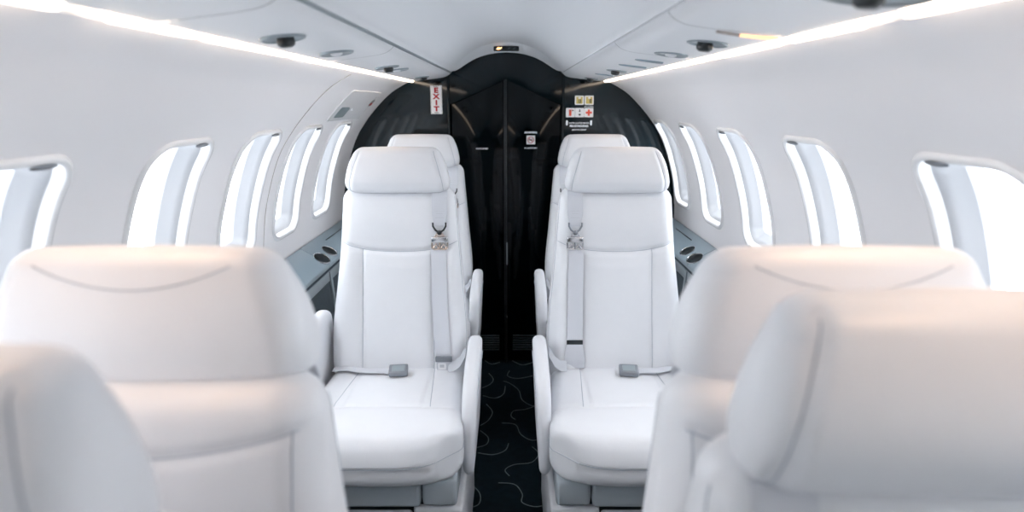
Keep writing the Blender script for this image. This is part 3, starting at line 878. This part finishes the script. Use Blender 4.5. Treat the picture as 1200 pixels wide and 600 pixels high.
def make_seat(side, X, Y, rot, label, belt='plain', name='cabin_seat', upright=0.0):
    """side: local x sign of the aisle side"""
    root = empty(name, (X, Y, FZ), rot)
    tag(root, label, 'seat', None)
    key = side
    if key not in CACHE:
        D = {}
        bk = seat_backrest(); D['bvh'] = BVHTree.FromBMesh(bk)
        def add(nm, bm, mats, sharp=None):
            for v in bm.verts: v.co.z -= FZ
            bmesh.ops.recalc_face_normals(bm, faces=bm.faces[:])
            me = bpy.data.meshes.new(nm); bm.to_mesh(me); bm.free()
            for m in mats: me.materials.append(m)
            me.polygons.foreach_set('use_smooth', [True] * len(me.polygons))
            if sharp: me.set_sharp_from_angle(angle=math.radians(sharp))
            return me
        LT = [M['leather'], M['thread']]
        D['backrest'] = add('backrest', bk, LT); D['headrest'] = add('headrest', seat_headrest(), LT)
        D['seat_cushion'] = add('seat_cushion', seat_cushion(), LT)
        D['arm_a'] = add('armrest', armrest_bm(side), [M['leather_side'], M['thread']], 50)
        D['arm_w'] = add('armrest', armrest_bm(-side, True), [M['leather_side'], M['thread']], 50)
        # skirt boxes
        def sk(x0, x1, y0, y1, z0, z1, bev=0.012):
            bm = bmesh.new(); box(bm, ((x0 + x1) / 2, (y0 + y1) / 2, (z0 + z1) / 2), (abs(x1 - x0) / 2, (y1 - y0) / 2, (z1 - z0) / 2), bev, seg=3); return bm
        D['skirt_a'] = add('skirt_panel', sk(side * 0.128, side * 0.222, -0.40, 0.06, 0.262, 0.345), [M['skirt']], 40)
        D['skirt_b'] = add('skirt_panel', sk(-side * 0.215, side * 0.124, -0.405, 0.06, 0.262, 0.345), [M['skirt']], 40)
        D['plinth_a'] = add('plinth_panel', sk(side * 0.10, side * 0.236, -0.385, 0.10, FZ + .02, 0.250, 0.010), [M['leather_side']], 40)
        D['plinth_b'] = add('plinth_panel', sk(-side * 0.20, side * 0.096, -0.38, 0.10, FZ + .02, 0.232, 0.010), [M['leather_side']], 40)
        D['frame'] = add('seat_frame', sk(-0.20, 0.20, -0.37, 0.12, FZ, 0.37, 0.004), [M['dark']], 40)
        CACHE[key] = D
    D = CACHE[key]
    def ch(nm, k, parent=root, label=None):
        o = bpy.data.objects.new(nm, D[k]); col.objects.link(o); o.parent = parent
        if label: o['label'] = label
        return o
    ch('backrest', 'backrest'); ch('headrest', 'headrest'); ch('seat_cushion', 'seat_cushion')
    ch('armrest', 'arm_a'); ch('armrest', 'arm_w')
    ch('skirt_panel', 'skirt_a'); ch('skirt_panel', 'skirt_b'); ch('plinth_panel', 'plinth_a'); ch('plinth_panel', 'plinth_b')
    ch('seat_frame', 'frame')
    bvh = D['bvh']
    def surf(x, z, off=0.003):
        h = bvh.ray_cast(Vector((x, -1, z)), Vector((0, 1, 0)))
        return (h[0].y if h[0] is not None else interp(YFT, z)) - off
    def add2(nm, bm, mats, parent=root, sharp=40):
        for v in bm.verts: v.co.z -= FZ
        return link(nm, bm, mats, parent, sharp=sharp)
    bx = side * 0.137
    # upper strap
    bm = bmesh.new()
    pts = [(bx, surf(bx, 1.045 - 0.105 * i / 10, 0.004), 1.052 - 0.112 * i / 10) for i in range(11)]
    ribbon(bm, pts, lambda t: 0.050 - 0.016 * max(0, (t - 0.65) / 0.35), 0.0024)
    for dz, w in ((0.02, .036), (0.043, .022), (0.050, .03), (0.057, .026), (0.064, .032), (0.071, .02), (0.084, .030)):
        z = 1.052 - dz; box(bm, (bx, surf(bx, z, 0.0056), z), (w / 2, 0.0003, 0.0009), mi=1)
    strap = add2('shoulder_strap', bm, [M['strap'], M['label']])
    # latch: V arms, knob, buckle plate with two openings
    bm = bmesh.new(); z0 = 0.948
    ys = surf(bx, 0.91, 0.010)
    for s in (-1, 1):
        tube(bm, [(bx + s * 0.021, ys, z0 + 0.006), (bx + s * 0.0205, ys, z0 - 0.006), (bx + s * 0.013, ys, z0 - 0.019), (bx + s * 0.005, ys, z0 - 0.024)], 0.0032, 8, 0)
    bmesh.ops.create_uvsphere(bm, u_segments=16, v_segments=10, radius=0.008, matrix=Matrix.Translation((bx, ys - 0.001, z0 - 0.027)))
    add2('belt_ring', bm, [M['dark'] if belt != 'right' else M['steel']], strap, 50)
    bm = bmesh.new(); zb = 0.896
    prism(bm, [(bx - 0.018, zb + 0.012), (bx + 0.018, zb + 0.012), (bx + 0.009, zb + 0.024), (bx - 0.009, zb + 0.024)], ys - 0.003, ys + 0.002, 0.001)
    box(bm, (bx, ys - 0.003, zb + 0.003), (0.0265, 0.0075, 0.0095), 0.004, 1, 3)
    tube(bm, [(bx + a, ys - 0.002, b) for a, b in [(-0.025, zb - 0.008), (-0.025, zb - 0.026), (-0.020, zb - 0.030), (0.020, zb - 0.030), (0.025, zb - 0.026), (0.025, zb - 0.008)]], 0.003, 8)
    tube(bm, [(bx, ys - 0.002, zb - 0.006), (bx, ys - 0.002, zb - 0.018), (bx, ys - 0.002, zb - 0.030)], 0.003, 8)
    for s in (-1, 1):
        tube(bm, [(bx + s * 0.004, ys - 0.002, zb - 0.026), (bx + s * 0.0125, ys - 0.002, zb - 0.012), (bx + s * 0.021, ys - 0.002, zb - 0.026)], 0.0025, 8)
    add2('belt_buckle', bm, [M['brass'] if belt != 'right' else M['chrome'], M['chrome'] if belt != 'right' else M['chrome']], strap, 50)
    # lower strap
    bm = bmesh.new()
    pts = []
    for i in range(25):
        t = i / 24; z = 0.874 - 0.36 * t
        xx = bx + (side * -0.004 + side * 0.018 * t**2 if belt != 'right' else side * (-0.004 + 0.006 * t))
        y = surf(xx, z, 0.0045 + 0.004 * math.sin(PI * t))
        pts.append((xx, y, z))
    pts.append((pts[-1][0] + side * 0.004, pts[-1][1] + 0.0, 0.496)) if belt != 'right' else pts.append((pts[-1][0] + side * .004, pts[-1][1] + 0.0, 0.488))
    ribbon(bm, pts, (lambda t: 0.050) if belt != 'right' else (lambda t: 0.050 + 0.024 * max(0, (t - .8) / .2)), 0.0024)
    low = add2('lap_and_shoulder_strap', bm, [M['strap']])
    if belt == 'left':
        bm = bmesh.new(); x, y, z = pts[-2]
        box(bm, (x, y - 0.005, z + 0.010), (0.027, 0.006, 0.0085), 0.002, 0)
        box(bm, (x, y - 0.004, z - 0.014), (0.024, 0.003, 0.016), 0.002, 1)
        box(bm, (x - 0.006, y - 0.0075, z - 0.014), (0.013, 0.0006, 0.011), 0, 2)
        box(bm, (x - 0.006, y - 0.0083, z - 0.013), (0.007, 0.0004, 0.005), 0, 3)
        add2('strap_connector', bm, [M['steel'], M['strap'], M['white'], M['label']], low)
    if belt == 'right':
        bm = bmesh.new(); i = 20; x, y, z = pts[i]
        box(bm, (x, y - 0.0025, z), (0.026, 0.001, 0.0075), 0.0005)
        add2('black_tag', bm, [M['dark']], low)
    # hip strap beside the cushion
    bm = bmesh.new()
    hx_ = side * 0.205
    ribbon(bm, [(side * 0.165, -0.012, 0.500), (side * 0.185, -0.022, 0.505), (side * 0.205, -0.018, 0.52), (side * 0.222, 0.0, 0.548)], 0.035, 0.0024, (0, 0.6, 0.8))
    add2('hip_strap', bm, [M['label']])
    # lap belt across the back of the cushion
    bm = bmesh.new()
    bxx = {'left': 0.0, 'right': -side * 0.04}.get(belt, 0.02 * side)
    zc = 0.4925; x0 = -side * 0.205
    pts = []
    for i in range(17):
        t = i / 16
        pts.append((x0 + (bxx - x0) * t, -0.022 - 0.030 * t + 0.006 * math.sin(3 * t * PI), zc + 0.001 + 0.006 * math.sin(t * PI)))
    ribbon(bm, pts, 0.034, 0.0022, (0, 1, 0))
    lap = add2('lap_belt', bm, [M['strap']])
    bm = bmesh.new()
    R = Matrix.Translation((bxx + side * 0.012, -0.056, zc + 0.013)) @ Matrix.Rotation(side * 0.10, 4, 'Z') @ Matrix.Rotation(0.25, 4, 'X')
    box(bm, (0, 0, 0), (0.030, 0.022, 0.010), 0.005, 0, 3, R)
    box(bm, (0.0, -0.002, 0.0105), (0.020, 0.014, 0.0015), 0.001, 1, 1, R)
    add2('lap_buckle', bm, [M['steel'], M['frame']], lap)
    if upright:
        piv = Matrix.Translation((0, 0, 0.46 - FZ)); T = Matrix.Translation((0, 0, -0.024)) @ piv @ Matrix.Rotation(upright, 4, 'X') @ piv.inverted()
        for c in list(root.children):
            n = c.name.split('.')[0]
            if n in ('backrest', 'headrest', 'shoulder_strap', 'lap_and_shoulder_strap'): c.matrix_local = T @ c.matrix_local
            if n == 'seat_cushion': c.scale = (1, 0.74, 1)
            if n in ('skirt_panel', 'plinth_panel', 'seat_frame'): c.scale = (1, 0.74, 1)
            if n == 'armrest': c.location = (0, 0.06, -0.19); c.scale = (1, 0.8, 1)
    return root
CACHE = {}
make_seat(-1, 0.357, 1.83, 0, 'white leather seat facing camera right of aisle, chrome belt buckle, black belt tag', 'right')
make_seat(1, -0.357, 1.83, 0, 'white leather seat facing camera left of aisle, rose toned belt buckle, fully seen', 'left')
make_seat(-1, 0.392, 2.63, 0, 'white leather seat against black bulkhead right of aisle, mostly hidden by seat ahead')
make_seat(1, -0.392, 2.63, 0, 'white leather seat against black bulkhead left of aisle, mostly hidden by seat ahead')
make_seat(1, 0.359, 0.664, PI, 'blurred white leather seat seen from behind, right side, behind nearer headrest', upright=0.165)
make_seat(-1, -0.368, 0.664, PI, 'blurred white leather seat seen from behind, left side, wide headrest back', upright=0.165)
make_seat(-1, 0.357, 0.275, 0, 'nearest blurred white leather seat at lower right photo corner', 'right')
make_seat(1, -0.378, 0.165, 0, 'nearest blurred white leather seat at lower left photo corner', 'left')

# ------------------------------------------------------------------ light
w = bpy.data.worlds.new('daylight'); scene.world = w; w.use_nodes = True
bg = w.node_tree.nodes['Background']; bg.inputs[0].default_value = (0.93, 0.965, 1.0, 1); bg.inputs[1].default_value = 6.5
def area(name, loc, rot, sx, sy, power, color):
    l = bpy.data.lights.new(name, 'AREA'); l.shape = 'RECTANGLE'; l.size = sx; l.size_y = sy; l.energy = power; l.color = color
    o = bpy.data.objects.new(name, l); col.objects.link(o); o.location = loc; o.rotation_euler = rot; return o
for s in (-1, 1):
    area('daylight_area', (s * 1.15, 1.75, 1.25), (0, s * math.radians(78), 0), 0.9, 2.9, 27, (0.93, 0.97, 1.0))
def spot(name, loc, target, power, ang, color, rad=0.02):
    l = bpy.data.lights.new(name, 'SPOT'); l.energy = power; l.spot_size = math.radians(ang); l.spot_blend = 0.9; l.color = color; l.shadow_soft_size = rad
    o = bpy.data.objects.new(name, l); col.objects.link(o); o.location = loc
    o.rotation_euler = (Vector(target) - Vector(loc)).to_track_quat('-Z', 'Y').to_euler(); return o
for s in (-1, 1):
    spot('reading_spot', (s * 0.40, 0.60, 1.415), (s * 0.36, 0.66, 1.1), 1.3, 110, (1.0, 0.66, 0.44))
    spot('reading_spot', (s * 0.40, 0.35, 1.415), (s * 0.36, 0.42, 1.1), 1.1, 110, (1.0, 0.66, 0.44))
    spot('reading_spot', (s * 0.37, 2.06, 1.41), (s * 0.36, 2.03, 1.1), 0.25, 60, (1.0, 0.68, 0.45))

# ------------------------------------------------------------------ camera
cd = bpy.data.cameras.new('camera'); cam = bpy.data.objects.new('camera', cd); col.objects.link(cam)
cam.location = (0.015, 0, 1.33); cam.rotation_euler = (PI / 2 - math.atan(180 / 710), 0, 0)
cd.sensor_width = 36; cd.lens = 710 / 1200 * 36; cd.clip_start = 0.01
cd.dof.use_dof = True; cd.dof.focus_distance = 1.95; cd.dof.aperture_fstop = 2.5
scene.camera = cam
scene.view_settings.view_transform = 'Standard'
scene.view_settings.look = 'None'
scene.view_settings.exposure = 0.27
